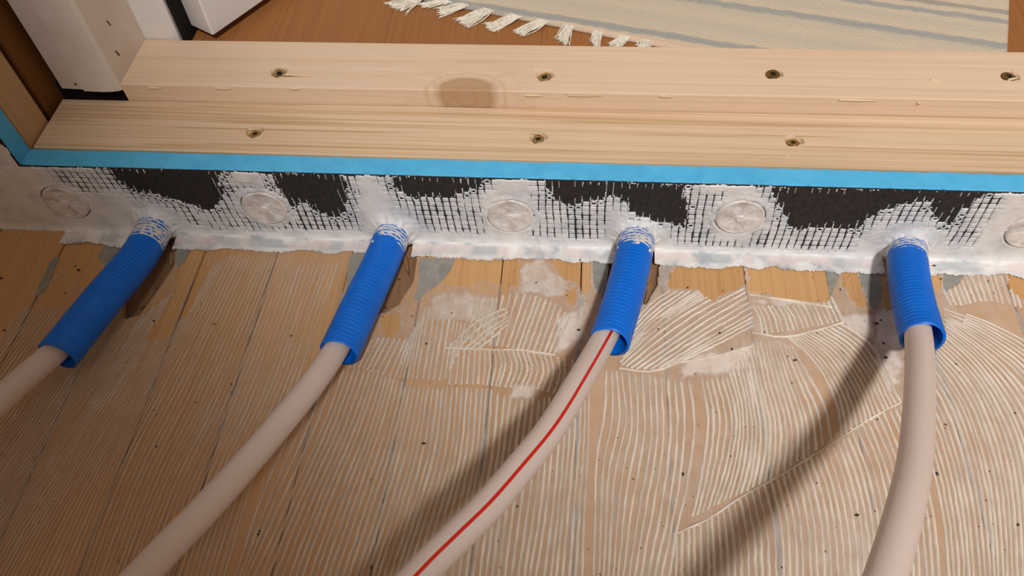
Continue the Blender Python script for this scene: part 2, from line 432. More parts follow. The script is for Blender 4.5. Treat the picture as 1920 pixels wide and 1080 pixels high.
# thin adhesive film
bare = [
  [(-508,-10.7),(-423.4,-10.5),(-387.4,-12.4),(-375.3,-49.5),(-383.1,-63.1),(-409.1,-45.7),(-424.8,-68.7),(-475,-75.2)],
  [(-106.4,-26.5),(-98.9,-18.7),(-43.1,-15.1),(-41.4,-50.4),(-47,-41.6),(-50.1,-54.9),(-56,-43),(-70.1,-38.5),(-79.7,-46.2),(-93.9,-45.8),(-102.8,-41.1)],
  [(-22.8,-15.2),(13.2,-15.8),(14.5,-42.7),(7.4,-50.1),(2.1,-37.2),(-6.1,-35.5),(-12.2,-28.5)],
  [(-4.9,-45.7),(2.3,-42.3),(3.5,-55.3),(0.4,-61.3),(-3.8,-55.6)],
  [(72.4,-26.7),(86.2,-12.5),(131.1,-12.6),(132.4,-32.1),(119.7,-40.8),(104.7,-50.4),(92.7,-41.1),(73.5,-38.9)],
  [(132.3,-12.5),(193.2,-9.8),(191.8,-44.3),(186.5,-48.4),(161.6,-45.7),(132.9,-39.2)],
  [(204.1,-9.3),(215.6,-9.8),(219,-49.7),(210.9,-52.1),(205.6,-42.6),(203.4,-27.8)],
  [(323.8,-7),(366.9,-10.1),(357.3,-40.2),(329.8,-39.6),(325,-30.1)],
  [(-142.4,-75.2),(-129.2,-70.6),(-125.6,-87.8),(-131.7,-94.8),(-140.5,-90.5)],
  [(-321.3,-19.7),(-296.1,-14.1),(-290.7,-45.6),(-294.1,-81.7),(-302.5,-106.3),(-318.8,-107.1),(-310.9,-57.1)],
]
heavy = [   # nearly closed white smears: polygon, strength
  ([(-42.5,-17.2),(-22.8,-16.3),(-11.3,-30.1),(-2.8,-37.4),(-6.3,-52.8),(-29.9,-51.9),(-40.2,-50.4)], .75),
  ([(-12.7,-72.7),(2.8,-62.2),(14.5,-44.3),(5.6,-90.6),(-9.4,-104.1)], .9),
  ([(-111.4,-57.8),(-92.1,-46.8),(-58.2,-55.3),(-52.9,-93.5),(-80.5,-76),(-103.9,-82)], .7),
  ([(75.9,-109.4),(80,-101.2),(129.1,-88.8),(128.1,-106.6),(105.2,-114.7),(77.2,-119.7)], .95),
  ([(190.8,-57.8),(222,-53.9),(217.1,-79.7),(199.6,-73.8)], .85),
  ([(222,-53.9),(242.7,-45.7),(228.5,-114.1),(216.1,-123.1),(213.8,-97.7)], .9),
  ([(-40.2,-130.7),(-23.4,-128.5),(-24.6,-139.6),(-43.1,-141.5)], .9),
  ([(132.2,-46.1),(161.6,-45.7),(192,-50.6),(160.9,-51.6),(133.6,-52)], .9),
]
xs = np.arange(-500, 400, 1.25); ys = np.arange(-430, -4, 1.25)
X, Y = np.meshgrid(xs, ys, indexing='ij')
jit = (fbm(X/9, Y/9, 4)-.5)*7 + (fbm(X/2.4, Y/5, 2)-.5)*2.5
op = .08 + .33*smooth(-280, 90, X) + (fbm(X/60+3, Y/80, 3)-.5)*.5
op = np.clip(op, .08, .7)
for pl, s in heavy:
    d = sdf_poly(X, Y, pl)+jit*1.2; op = np.maximum(op, s*smooth(-3, 4, d)*1.1)
for pl in bare:
    d = sdf_poly(X, Y, pl)+jit*.8; op = np.where(d > 0, 0, op + .22*np.exp(-(d/1.6)**2))
for pl in notches + fillers[:4]:
    d = sdf_poly(X, Y, pl)+jit*.3; op = np.where(d > .2, 0, op)
op = op*smooth(-428, -350, Y+jit*4)*smooth(-498, -455, X+jit*3)
Z = .55+.25*fbm(X/5, Y/5, 2)
f = grid_faces(len(xs), len(ys), (op[:-1, :-1]+op[1:, 1:]+op[1:, :-1]+op[:-1, 1:]) > .12)
V = np.stack([X, Y, Z], -1).reshape(-1, 3)*MM
u, f = compact(V, f)
me = mesh_np('adhesive_film', V[u], f)
at_ = me.attributes.new('op', 'FLOAT', 'POINT'); at_.data.foreach_set('value', op.reshape(-1)[u].astype(np.float32))
tag(link('adhesive_film', me, M['film'], floor, True), 'thin pale tile adhesive smeared over the planks', kind='stuff')

# combed adhesive ridges, sweep by sweep: guide curves from one side of a sweep to the other
sweeps = [
 (3.9, 1.0, [[(48.9,-65.8),(60.3,-50.6),(71,-42.1)],[(42.3,-89.6),(62.2,-66.6),(91.1,-41.1)],[(34.5,-108.9),(65.9,-74.5),(98.5,-48.7),(129.3,-31.3)],[(44.3,-111.9),(73.1,-87.1),(101.5,-63.2),(129.9,-42.3)],[(59.3,-112),(88.3,-89.1),(112.4,-72.1),(133.1,-56.8)],[(81.4,-102.9),(107.3,-88.1),(133.1,-72)]]),
 (4.1, 1.0, [[(24,-113.9),(22.7,-142),(17.8,-179.1),(17.4,-218.1),(17.4,-294.1)],[(34.5,-114.2),(37.3,-152.2),(29.8,-191.2),(26.4,-257.3),(21.7,-293.8)],[(53.3,-114.9),(53.5,-164.3),(44.3,-214),(38.2,-256.5),(33.9,-293)],[(75.4,-120.6),(75.5,-155.2),(67.7,-212.5),(57.3,-255.3),(50.7,-291.9)],[(85.8,-118.4),(88,-149.3),(80.8,-192.9),(71,-228.4),(60.7,-291.2)]]),
 (4.1, 1.0, [[(90.3,-118.1),(92.2,-149.1),(85.9,-187.8),(78,-219.5)],[(108.1,-115.4),(112.2,-148),(104.3,-184.2),(94.5,-209.9)],[(131.9,-84.1),(134.1,-119.2),(137.1,-146.6),(134.2,-172.3),(128.9,-191.8)],[(150.8,-83.1),(157.1,-117.9),(161.9,-145.2),(160.4,-170.4)],[(158.6,-87.3),(167.9,-111),(175.3,-133.5),(176.4,-159.6)]]),
 (3.4, .9, [[(153.6,-79.3),(166.7,-93.6),(176.4,-114.8),(180.3,-135.3),(179.1,-157.9)],[(165.3,-76),(181.9,-90.6),(191.7,-109.7),(197,-130.3),(198,-148.3)],[(181.2,-70.5),(198.2,-86.1),(207.7,-106.7),(212.4,-127.4),(214.3,-135.4)],[(197.2,-65.1),(213.4,-79.9),(221,-101.7),(224.6,-122.6),(226.5,-127.5)]]),
 (3.8, .8, [[(132,-52),(135.5,-63.4),(136.3,-78.4)],[(160.9,-51.6),(164.4,-60.1),(166.6,-72.2)],[(193.7,-39.3),(196.4,-51.8),(199.1,-63.1)]]),
 (4.15, 1.1, [[(67.6,-230),(63.8,-291)],[(90.7,-216.3),(89.4,-253.2),(86.2,-289.5)],[(112.5,-201.7),(114.8,-225.7),(113.5,-251.7),(109.8,-287.9)],[(137.6,-186.6),(140.5,-213.9),(138,-250.1),(133.9,-286.2)],[(175.8,-161.2),(179.6,-183.4),(180.8,-214.8),(173.4,-283.6)],[(205.7,-140.7),(210.8,-170.5),(211.1,-206.2),(199.7,-281.8)],[(226.3,-128.3),(230.6,-165.6),(229.8,-208.4),(219,-280.5)]]),
 (3.8, .9, [[(229.3,-127.3),(233,-165.4),(232.1,-208.3),(221,-280.3)],[(251.6,-100.1),(259.4,-132.9),(260.6,-171.3),(257,-210.1),(242.9,-278.9)],[(260.1,-82),(275.8,-109),(281.3,-143.6),(279.3,-184.6),(257.6,-277.9)],[(266.5,-65.8),(284.2,-90.5),(296.4,-123.6),(299,-161.6),(273.5,-276.8)],[(270.2,-54.9),(293.1,-73.2),(314.1,-98.5),(322.1,-129.4),(294,-275.4)],[(272.8,-47.1),(303.3,-59.8),(332.5,-84.5),(343.5,-116.1),(317.4,-273.8)]]),
 (4.2, .9, [[(273.3,-32),(276.1,-46)],[(286,-25.4),(286.8,-45.5)],[(296.7,-15.4),(298.5,-41.1)],[(306.4,-13.9),(306.1,-40.7)],[(323.6,-13.1),(321.8,-43.8)],[(341.9,-16.3),(341.5,-50.4)]]),
 (4.0, 1.0, [[(-73.7,-56),(-79.7,-96.8)],[(-55.1,-53.1),(-61.4,-98.6)],[(-45.2,-49.6),(-52.1,-98.1)],[(-33.7,-50.1),(-44.5,-99.6)],[(-22.1,-52.5),(-33.5,-100.8)],[(-10.5,-58.9),(-20.7,-102)],[(1.1,-72),(-9.8,-103.2)]]),
 (3.9, 1.0, [[(-87.1,-100.8),(-86.4,-131.9)],[(-63.9,-101.5),(-62.2,-130.6)],[(-51.1,-100.8),(-47.8,-112.4),(-50.7,-131.7)],[(-37,-101),(-32.6,-115.1),(-36.7,-131.8)],[(-24.9,-102.2),(-21.1,-114.9),(-24.3,-132)],[(-12.1,-104.2),(-9.1,-119.1),(-12.9,-135.6)],[(15.6,-108.1),(8.4,-126),(3.5,-136.8)]]),
 (3.8, .95, [[(-185,-123.2),(-191.6,-170.3),(-199.1,-220.6),(-201.3,-272),(-203.4,-309.1)],[(-164.8,-122.1),(-170,-169.1),(-180,-219.5),(-190.6,-271.3),(-196.4,-308.6)],[(-141.3,-121.7),(-147,-167.8),(-156.9,-218.1),(-164.2,-269.6),(-167.9,-306.7)],[(-110.9,-134.1),(-113,-180.5),(-119.1,-235.9),(-123.7,-267),(-127,-303.9)],[(-80.5,-133.3),(-79,-184.8),(-86.5,-233.8),(-92,-265),(-95.7,-301.8)],[(-56.2,-133.7),(-55.1,-183.4),(-57.8,-215.6),(-60,-262.9),(-61.5,-299.5)],[(-33.9,-140.1),(-36.3,-182.3),(-38.7,-218),(-40,-261.6),(-41.4,-298.1)],[(-11.3,-138),(-11.5,-179.7),(-13.1,-218.2),(-17.3,-260.1),(-19.8,-296.6)],[(7.1,-134.5),(6.6,-170.9),(4.8,-204.7),(2.6,-258.8),(0.8,-295.2)],[(15.2,-132),(15.2,-170.4),(14.4,-204.1),(13.5,-258.1),(12.5,-294.4)]]),
 (3.4, .6, [[(-426.9,-83.2),(-433.9,-122.5),(-440,-167.6)],[(-373.6,-75.5),(-382.7,-133.6),(-394.7,-185.9),(-407.3,-236.9)],[(-330.8,-88.4),(-339.5,-149.1),(-350.1,-207.2),(-361.1,-255.5),(-370,-320.3)],[(-302.3,-46.1),(-308.2,-120.6),(-316.8,-182.3),(-327,-242.8),(-334.2,-317.9)],[(-277.6,-23.4),(-284.2,-86.1),(-292.5,-146.6),(-299.9,-208.1),(-298.7,-315.5)],[(-246.4,-24.2),(-251.4,-89.3),(-257.3,-157.5),(-265.7,-217.3),(-266.5,-313.3)],[(-219.5,-26.2),(-221.2,-87.8),(-226,-155.7),(-234.6,-215.4),(-237.7,-311.4)],[(-184.8,-25.8),(-189.1,-76.5),(-193.4,-141.2),(-202.9,-198.5),(-205.9,-309.2)]]),
 (4.4, .9, [[(-158.1,-108.2),(-160.7,-122.8)],[(-144.2,-94.5),(-150.8,-121.4)],[(-132.1,-94.8),(-140.6,-125.2)],[(-119.2,-93.2),(-126.2,-128)],[(-110.5,-63.8),(-110.6,-128.9)],[(-89.3,-76.4),(-89.7,-129.5)],[(-74.4,-80.5),(-78.6,-99.5)]]),
 (4.8, .9, [[(-91.2,-100.1),(-72.5,-75.6),(-51.5,-62.4)],[(-80.7,-102.3),(-63.8,-82.4),(-46.9,-69.5)],[(-65.8,-101.6),(-55.8,-91.8),(-48,-80.1)]]),
 (5.0, 1.35, [[(67.7,-229.3),(90.7,-217.7),(112.5,-201.7),(137.6,-186.6),(176,-160.4),(205.8,-139.9),(226.5,-127.5)],[(67.7,-229.6),(90.6,-218),(112.5,-202.1),(137.5,-187),(175.9,-160.8),(205.7,-140.3),(226.4,-127.9)]]),
 (5.0, 1.35, [[(131.8,-42.2),(150,-45.3),(169.2,-47.3),(191.8,-51.6)],[(131.8,-42.7),(149.9,-45.8),(169.2,-47.8),(191.7,-52)]]),
 (5.0, 1.35, [[(131.1,-76.8),(153.6,-79.3),(173.2,-73.7),(198.9,-64.1)],[(131.1,-77.2),(153.5,-79.8),(173.1,-74.2),(198.9,-64.5)]]),
 (5.0, 1.35, [[(78.3,-104.8),(102.8,-98.2),(130.7,-87.8)],[(78.3,-105.3),(102.7,-98.7),(130.7,-88.3)]]),
 (5.0, 1.35, [[(34.5,-111.5),(57.1,-113),(81.4,-102.9)],[(34.5,-112),(57,-113.4),(81.4,-103.3)]]),
 (5.0, 1.35, [[(-91,-101),(-63.9,-101),(-37.1,-100.5),(-9.8,-103.2)],[(-91,-101.5),(-63.9,-101.5),(-37,-101),(-9.8,-103.6)]]),
]
RV = []; RF = []; RO = []; nv = 0
for sp, hh, gs in sweeps:
    G = [catmull(g, 44) for g in gs]
    for a, b in zip(G[:-1], G[1:]):
        w = np.mean(np.linalg.norm(a-b, axis=1)); n = max(1, int(round(w/sp)))
        for k in range(n):
            t = (k+.5)/n + rng.uniform(-.10, .10)/n
            c = a+(b-a)*t
            s0, s1 = rng.uniform(-.012, .012), 1+rng.uniform(-.012, .012)
            s = np.linspace(max(s0, 0), min(s1, 1), 90); c = np.stack([np.interp(s, np.linspace(0, 1, 44), c[:, q]) for q in (0, 1)], 1)
            ph = rng.uniform(0, 50)
            wob = (fbm(s*18+ph, s*0+ph, 3)-.5)*.9
            T = np.gradient(c, axis=0); T /= np.linalg.norm(T, axis=1)[:, None]; Nn = np.stack([-T[:, 1], T[:, 0]], 1)
            c = c+Nn*wob[:, None]
            amp = np.clip((.25+1.35*fbm(c[:, 0]/22+k*.37, c[:, 1]/30, 3) if hh > .7 else -.15+2.0*fbm(c[:, 0]/26+k*.45, c[:, 1]/45, 3)), .08, 1.15)
            amp *= .55+.45*smooth(-260, -60, c[:, 0])
            if sp > 4.9: amp = amp*np.clip(2.4*fbm(c[:, 0]/9, c[:, 1]/9+3, 3)-.5, .1, 1.1)
            wl = np.interp(s, np.linspace(0, 1, 44), np.linalg.norm(a-b, axis=1))/n
            amp *= (.35+.65*smooth(0, .02, s-s0))*(.35+.65*smooth(0, .02, s1-s))
            hw = (np.minimum(1.05, wl*.28) if sp < 4.9 else .95)*(.35+.75*amp); hz = .45+hh*.85*amp
            prof = [(-1.0, 0.0), (-.45, .8), (.1, 1.0), (.6, .62), (1.0, 0.0)]
            ring = np.stack([np.stack([c[:, 0]+Nn[:, 0]*hw*p, c[:, 1]+Nn[:, 1]*hw*p, np.where(q > 0, hz*q+.3, .25)], 1) for p, q in prof], 1)
            # leave bare patches and openings uncovered
            ix = np.clip(((c[:, 0]-xs[0])/1.25).astype(int), 0, len(xs)-1); iy = np.clip(((c[:, 1]-ys[0])/1.25).astype(int), 0, len(ys)-1)
            inside = (c[:, 0] > xs[0]) & (c[:, 0] < xs[-1]) & (c[:, 1] < -16)
            ok = np.where((c[:, 1] > ys[0]), op[ix, iy] > .05, True) & inside & ((wl > 2.0) | (k % 2 == 0)) & ((wl > 1.0) | (k % 4 == 0) | (sp > 4.9))
            m_ = len(prof); idx = nv+np.arange(90*m_).reshape(90, m_)
            q = np.stack([idx[:-1, :-1], idx[1:, :-1], idx[1:, 1:], idx[:-1, 1:]], -1)
            RF.append(q[(ok[:-1] & ok[1:])].reshape(-1, 4)); RV.append(ring.reshape(-1, 3)); RO.append(np.repeat(np.clip((.60+.36*smooth(-240, 40, c[:, 0]))*(.62+.75*fbm(c[:, 0]/18+k, c[:, 1]/18, 3)), .1, 1), m_)); nv += 90*m_
V = np.concatenate(RV)*MM; Fc = np.concatenate(RF); u, Fc = compact(V, Fc)
me = mesh_np('adhesive_ridges', V[u], Fc)
at_ = me.attributes.new('op', 'FLOAT', 'POINT'); at_.data.foreach_set('value', np.concatenate(RO)[u].astype(np.float32))
tag(link('adhesive_ridges', me, M['ridge'], floor, True), 'combed ridges left by a notched trowel', kind='stuff')

# dirt specks and crumbs
bm = bmesh.new()
for k in range(300):
    x = rng.uniform(-.45, .36); y = -.012-rng.random()**1.2*.30
    if rng.random() < .45: x = rng.uniform(-.05, .36)
    r = .0003+.0007*rng.random()**3
    mt = Matrix.Translation((x, y, .0009)) @ Matrix.Rotation(rng.uniform(0, 6.3), 4, 'Z') @ Matrix.Diagonal((r*rng.uniform(.7, 1.8), r, r*.6, 1))
    bmesh.ops.create_icosphere(bm, subdivisions=1, radius=1, matrix=mt)
for x, y in [(158.5,-99.3),(181.6,-210.4),(273.9,-9.2),(-456.8,-54.9),(-396.3,-44),(5.3,-81.3),(221.1,-64.8),(221.8,-93.8),(-96.2,-178)]:
    mt = Matrix.Translation((x*MM, y*MM, .0012)) @ Matrix.Rotation(.2, 4, 'Z') @ Matrix.Diagonal((.0017, .0009, .0007, 1))
    bmesh.ops.create_icosphere(bm, subdivisions=1, radius=1, matrix=mt)
tag(link('dirt_specks', bm_mesh('dirt_specks', bm), M['speck'], floor), 'dark crumbs and specks of dirt', kind='stuff')

# ------------------------------------------------------------------ insulation board forming the upstand
XL, XR = -424.0, 520.0
conduit_base = [(-341.7,5.4),(-144.5,10.6),(47.7,17.1),(251.3,14.3)]
washers = [(-407.9,34.2),(-243.7,35.1),(-50,34.6),(121.6,41.3),(331.9,35.9)]
board = empty('insulation_board', (0, 0, 0))
tag(board, 'blue foam insulation board upstand with mesh facing smeared in white adhesive', 'insulation board')
# foam core with a slightly ragged top edge
n = 700; bx = np.linspace(XL, XR, n)
e0 = (fbm(bx/3, bx*0, 3)-.5)*1.6; e1 = (fbm(bx/7, bx*0+5, 4)-.5)*2.6
prof = lambda i: [(bx[i], .2, -20), (bx[i], .2+max(e0[i], -.1), HB-.6), (bx[i], .9, HB-.1+e0[i]*.3), (bx[i], 8, HB+.2*e1[i]), (bx[i], TB-.9+e1[i]*.6, HB-.1), (bx[i], TB-.5+e1[i]*.6, HB-1.2), (bx[i], TB-.6, -20)]
V = np.array([prof(i) for i in range(n)]).reshape(-1, 3)*MM
m_ = 7; idx = np.arange(n*m_).reshape(n, m_)
j2 = np.roll(np.arange(m_), -1)
Fc = np.stack([idx[:-1], idx[:-1][:, j2], idx[1:][:, j2], idx[1:]], -1).reshape(-1, 4)
me = bpy.data.meshes.new('foam_core'); me.from_pydata(V.tolist(), [], Fc.tolist()+[list(idx[0][::-1]), list(idx[-1])]); me.update()
tag(link('foam_core', me, M['blue_foam'], board), 'bright blue foam core')
bm = box_bm(XL*MM, XR*MM, -.0006, .0002, -.02, (HB-1.0)*MM)
tag(link('mesh_facing', bm_mesh('mesh_facing', bm), M['cement'], board), 'dark cement facing with reinforcing mesh')

black = [
  [(-352.4,75),(-351.9,56),(-340.4,48.7),(-325.7,44.5),(-310.9,37.7),(-291.6,28.6),(-279.5,35.4),(-271,52.7),(-271.9,62.1),(-264.2,74.9)],
  [(-228.3,74),(-227.5,56.9),(-223.1,42.7),(-221.6,35.5),(-209.7,42.1),(-200.1,28.9),(-188.2,24.4),(-178,36.2),(-173.3,54.4),(-170.7,74.5)],
  [(-137.9,74.1),(-134.8,56),(-117.3,49.7),(-92.3,54.3),(-73,64.3),(-67.6,72.9)],
  [(-25.5,74),(-16.1,55.2),(-8.1,47.3),(4.6,50.2),(19.3,55.5),(26.8,61.6),(34.2,56.1),(40.9,41.2),(56.7,33.4),(74,29.4),(84,26.7),(81.9,53.6),(76.1,73.6)],
  [(135.2,73.7),(148.3,51.9),(158.5,34.6),(166.7,26.5),(176.6,30.6),(192,31.4),(210.3,29.9),(213,40.8),(217.5,50.4),(232.2,57.9),(244.4,62.9),(257.3,69),(267.1,76.9)],
  [(246,68.5),(258.4,48.8),(268.3,38.7),(274,41.4),(275.3,53),(281.1,65.6),(283.4,77),(254.5,76.4)],
]
gridzones = [(-405, -350, 44, 75), (-352, -300, 8, 64), (-300, -225, 5, 62), (-225, -165, 8, 66), (-140, -68, 10, 70), (-38, 28, 8, 64), (70, 108, 10, 70), (130, 215, 4, 40), (225, 300, 15, 72), (75, 130, 4, 16)]
st = .5
gx = np.arange(XL-2, 372, st); gz = np.arange(.5, HB-.4, st)
X, Z = np.meshgrid(gx, gz, indexing='ij')
dark = np.full(X.shape, -1e9)
jit = (fbm(X/7, Z/7, 4)-.5)*8
cell = 5.6; cellz = 5.2
tx = X + 1.2*(fbm(X/40, Z/30, 2)-.5)*2 + .04*(Z-37); tz = Z + .9*(fbm(X/50+7, Z/40, 2)-.5)*2
ci = np.floor(tx/cell); cj = np.floor(tz/cellz)
cellrnd = _tab[ci.astype(int) & 255, cj.astype(int) & 255]
# boundary of the uncovered patches follows the mesh cells
Xc = (ci+.5)*cell; Zc = (cj+.5)*cellz
for pl in black:
    dark = np.maximum(dark, .66*sdf_poly(X, Z, pl)+.34*sdf_poly(Xc, Zc, pl))
dark = dark + (cellrnd-.5)*2.6 + jit*.35 + (fbm(X/1.3, Z/3.5, 3)-.5)*3.5
vis = smooth(-15, -2, dark)*.95
for x0, x1, z0, z1 in gridzones:
    d = np.minimum(np.minimum(X-x0, x1-X), np.minimum(Z-z0, z1-Z)) + jit
    vis = np.maximum(vis, smooth(-4, 7, d)*(.45+.75*fbm(X/16, Z/16, 3)))
thinmap = np.clip(vis*.6*fbm(X/12+40, Z/12, 3)*1.6, 0, 1)
H = .55+.5*fbm(X/9, Z/9, 4)+.25*fbm(X/1.6, Z/2.5, 2)
col = np.zeros(X.shape)
for (cx, cz) in conduit_base:
    r = np.hypot(X-cx, (Z-max(cz, 12))*1.0)
    vis *= smooth(17, 34, r+jit)
    col = np.maximum(col, 7.0*np.exp(-((r-11.5)/5.5)**2)*(.35+1.2*fbm(X/4, Z/4, 3)))
for (cx, cz) in washers:
    r = np.hypot(X-cx, Z-cz)
    vis *= smooth(17, 27, r+jit)
    col = np.where(r < 17.5, 0, col+.9*np.exp(-((r-19.5)/2.5)**2)*fbm(X/6, Z/6, 2))
    dark = np.where(r < 21, -9, dark)
ftx = np.abs((tx/cell) % 1-.5); ftz = np.abs((tz/cellz) % 1-.5)   # .5 at thread
gd = np.minimum((.5-ftx)*cell-.10*vis, (.5-ftz)*cellz+.10)
lw = .62*vis*(-.05+2.0*fbm(X/5+11, Z/6, 3))
groove = smooth(.30, -.25, gd-lw)*smooth(.15, .35, vis)
H = H*(1-.45*smooth(.2, .9, vis))
H = H*(1-groove) - .45*groove + .15
H = np.where(dark > 0, -.6, H)
cu = (tx/cell) % 1-.5; cv = (tz/cellz) % 1-.5
rim = (dark > -5.5) & (dark <= .8) & (cellrnd > .58)
hole = ((cu/.30)**2+((cv-.10)/.26)**2 < 1) & rim
H = np.where(hole, -.6, np.where(rim & ((cu/.46)**2+((cv-.08)/.44)**2 < 1), .75, H))
stub = (dark > 0) & (dark < 1.0+6*vnoise(ci*.77+3, ci*0+1.7)) & ((.5-ftx)*cell < .45) & (vnoise(ci*3.1, ci*0) > .35)
H = np.where(stub, .55, H)
H = np.where((dark > -1.6) & (dark <= 0) & (H > 0), H+.3, H)       # curled paste lip at the bare patches
topdark = Z > HB-2.2+1.6*(fbm(X/3, Z*0, 3)-.2)
H = np.where(topdark & (X > -415), -.6, H)
for (cx, cz) in washers:                     # open groove round each washer
    r_ = np.hypot(X-cx, Z-cz); H = np.where((r_ > 17.6) & (r_ < 18.7) & (fbm(X/9, Z/9, 2) > .40), -.55, H)
H = H + np.where(H > 0, col, 0)
H = H + np.where(Z < 7, 2.2*(1-Z/7)**2, 0)
Yv = -(.6+H)
keep = ((H[:-1, :-1] > -.5) | (H[1:, 1:] > -.5) | (H[1:, :-1] > -.5) | (H[:-1, 1:] > -.5))
V = np.stack([X, Yv, Z], -1).reshape(-1, 3)*MM
f = grid_faces(len(gx), len(gz), keep)
u, f = compact(V, f)
me = mesh_np('adhesive_coat', V[u], f)
a_ = me.attributes.new('thin', 'FLOAT', 'POINT'); a_.data.foreach_set('value', thinmap.reshape(-1)[u].astype(np.float32))
tag(link('adhesive_coat', me, M['paste'], board, True), 'white tile adhesive scraped into the mesh cells', kind='stuff')

# fixing washers screwed through the board
def washer_mesh(seed):
    nr, na = 22, 64; R = 18.0
    r = np.linspace(0, R, nr); a = np.linspace(0, 2*np.pi, na, endpoint=False)
    rr, aa = np.meshgrid(r, a, indexing='ij')
    h = 2.0-1.2*np.exp(-((rr-9)/5.5)**2)*(.35+.65*smooth(-.2, .6, np.cos(4*aa+seed)))
    h += .9*np.exp(-(rr/3.0)**2) + .45*np.exp(-((rr-17.0)/.7)**2)
    h += (fbm(rr*np.cos(aa)/4+seed*3+20, rr*np.sin(aa)/4+20, 3)-.5)*1.1*smooth(17.5, 12, rr)
    h = np.where(rr > R-.3, .2, h)
    V = np.stack([rr*np.cos(aa), -h-.7, rr*np.sin(aa)], -1).reshape(-1, 3)*MM
    i = np.arange(nr-1)[:, None]*na; j = np.arange(na)[None, :]; j2 = (j+1) % na
    f = np.stack([i+j, i+na+j, i+na+j2, i+j2], -1).reshape(-1, 4)
    return mesh_np('washer', V, f)
for k, (cx, cz) in enumerate(washers):
    w = link('fixing_washer', washer_mesh(k*1.7), M['washer'], board, True, loc=(cx*MM, 0, cz*MM))
    bm = bmesh.new(); bmesh.ops.create_cone(bm, cap_ends=True, segments=20, radius1=.0032, radius2=.0028, depth=.0016, matrix=Matrix.Translation((0, -.0032, 0)) @ Matrix.Rotation(math.pi/2, 4, 'X'))
    link('washer_screw', bm_mesh('washer_screw', bm), M['washer'], w)

# white sealing strip on the floor along the foot of the board, cut at each conduit
edges = [XL] + [v for cx, cz in conduit_base for v in (cx-15, cx+15)] + [372]
names = ['left of the first blue conduit by the wall', 'between the first and second blue conduits', 'between the second and third blue conduits', 'between the third and fourth blue conduits', 'right of the fourth blue conduit']
for k in range(5):
    x0, x1 = edges[2*k], edges[2*k+1]
    sx = np.arange(x0, x1, .8); sy = np.arange(0, 25, .7)
    X, Yd = np.meshgrid(sx, sy, indexing='ij')
    edge = 16.5 + (fbm(X/14+k*9, X*0, 4)-.5)*8 + (fbm(X/2, X*0+4, 2)-.5)*1.6
    h = .5+.55*fbm(X/7, Yd/5, 4)+.35*fbm(X/1.7, Yd/1.7, 2) + 3.2*np.exp(-Yd/1.8)
    for cx, cz in conduit_base:
        r = np.abs(X-cx); h += 3.2*np.exp(-((r-15)/5)**2)*np.exp(-Yd/9)*fbm(X/4, Yd/4, 3)*1.6
    h += .35*np.exp(-((edge-Yd)/1.2)**2)
    f = grid_faces(len(sx), len(sy), (Yd < edge)[:-1, :-1])
    V = np.stack([X, -Yd-.7, h], -1).reshape(-1, 3)*MM
    u, f = compact(V, f); me = mesh_np('sealing_strip', V[u], f)
    th = smooth(3.0, 5.5, Yd)*smooth(15, 11.5, Yd)*smooth(.30, .46, fbm(X/16+30, Yd/14, 3))
    a_ = me.attributes.new('thin', 'FLOAT', 'POINT'); a_.data.foreach_set('value', th.reshape(-1)[u].astype(np.float32))
    tag(link('sealing_strip', me, M['strip'], None, True), 'white smeared sealing strip '+names[k], 'sealing strip', 'sealing strip pieces along the foot of the board')

# ------------------------------------------------------------------ timber laths of the threshold
def lath(name, x0, x1, y0, y1, z0, z1, mat, holes, wav):
    n = 160; bx = np.linspace(x0, x1, n)
    fr = (fbm(bx/22+wav, bx*0+wav, 3)-.5)*1.1; bk = (fbm(bx/30+wav, bx*0+9, 3)-.5)*1.2
    prof = lambda i: [(bx[i], y0, z0), (bx[i], y0+fr[i]*.2, z1-.9), (bx[i], y0+.35+fr[i]*.2, z1-.25), (bx[i], y0+1.0, z1), (bx[i], y1-1.0, z1), (bx[i], y1-.3, z1-.3+bk[i]*.1), (bx[i], y1+bk[i]*.15, z1-1.0), (bx[i], y1, z0)]
    V = np.array([prof(i) for i in range(n)]).reshape(-1, 3)*MM
    m_ = 8; idx = np.arange(n*m_).reshape(n, m_); j2 = np.roll(np.arange(m_), -1)
    Fc = np.stack([idx[:-1], idx[:-1][:, j2], idx[1:][:, j2], idx[1:]], -1).reshape(-1, 4)
    me = bpy.data.meshes.new(name); me.from_pydata(V.tolist(), [], Fc.tolist()+[list(idx[0][::-1]), list(idx[-1])]); me.update()
    bm = bmesh.new(); bm.from_mesh(me); bmesh.ops.recalc_face_normals(bm, faces=bm.faces[:]); bm.to_mesh(me); bm.free()
    o = link(name, me, mat)
    cs = []
    for k, (hx, hy) in enumerate(holes):
        bm = bmesh.new(); r = bmesh.ops.create_cone(bm, cap_ends=True, segments=22, radius1=.0048, radius2=.0070, depth=.006)
        for v in bm.verts:
            q = 1+.10*math.sin(3*math.atan2(v.co.y, v.co.x)+k)+.06*math.sin(7*math.atan2(v.co.y, v.co.x)+2*k); v.co.x *= q*1.12; v.co.y *= q
        c = link('cutter', bm_mesh('cutter', bm), M['pine_chip'], loc=(hx*MM, hy*MM, z1*MM-.0012)); cs.append(c)
    bpy.context.view_layer.update()
    booleaned(o, cs)
    for c in cs:
        me = c.data; bpy.data.objects.remove(c); bpy.data.meshes.remove(me)
    return o
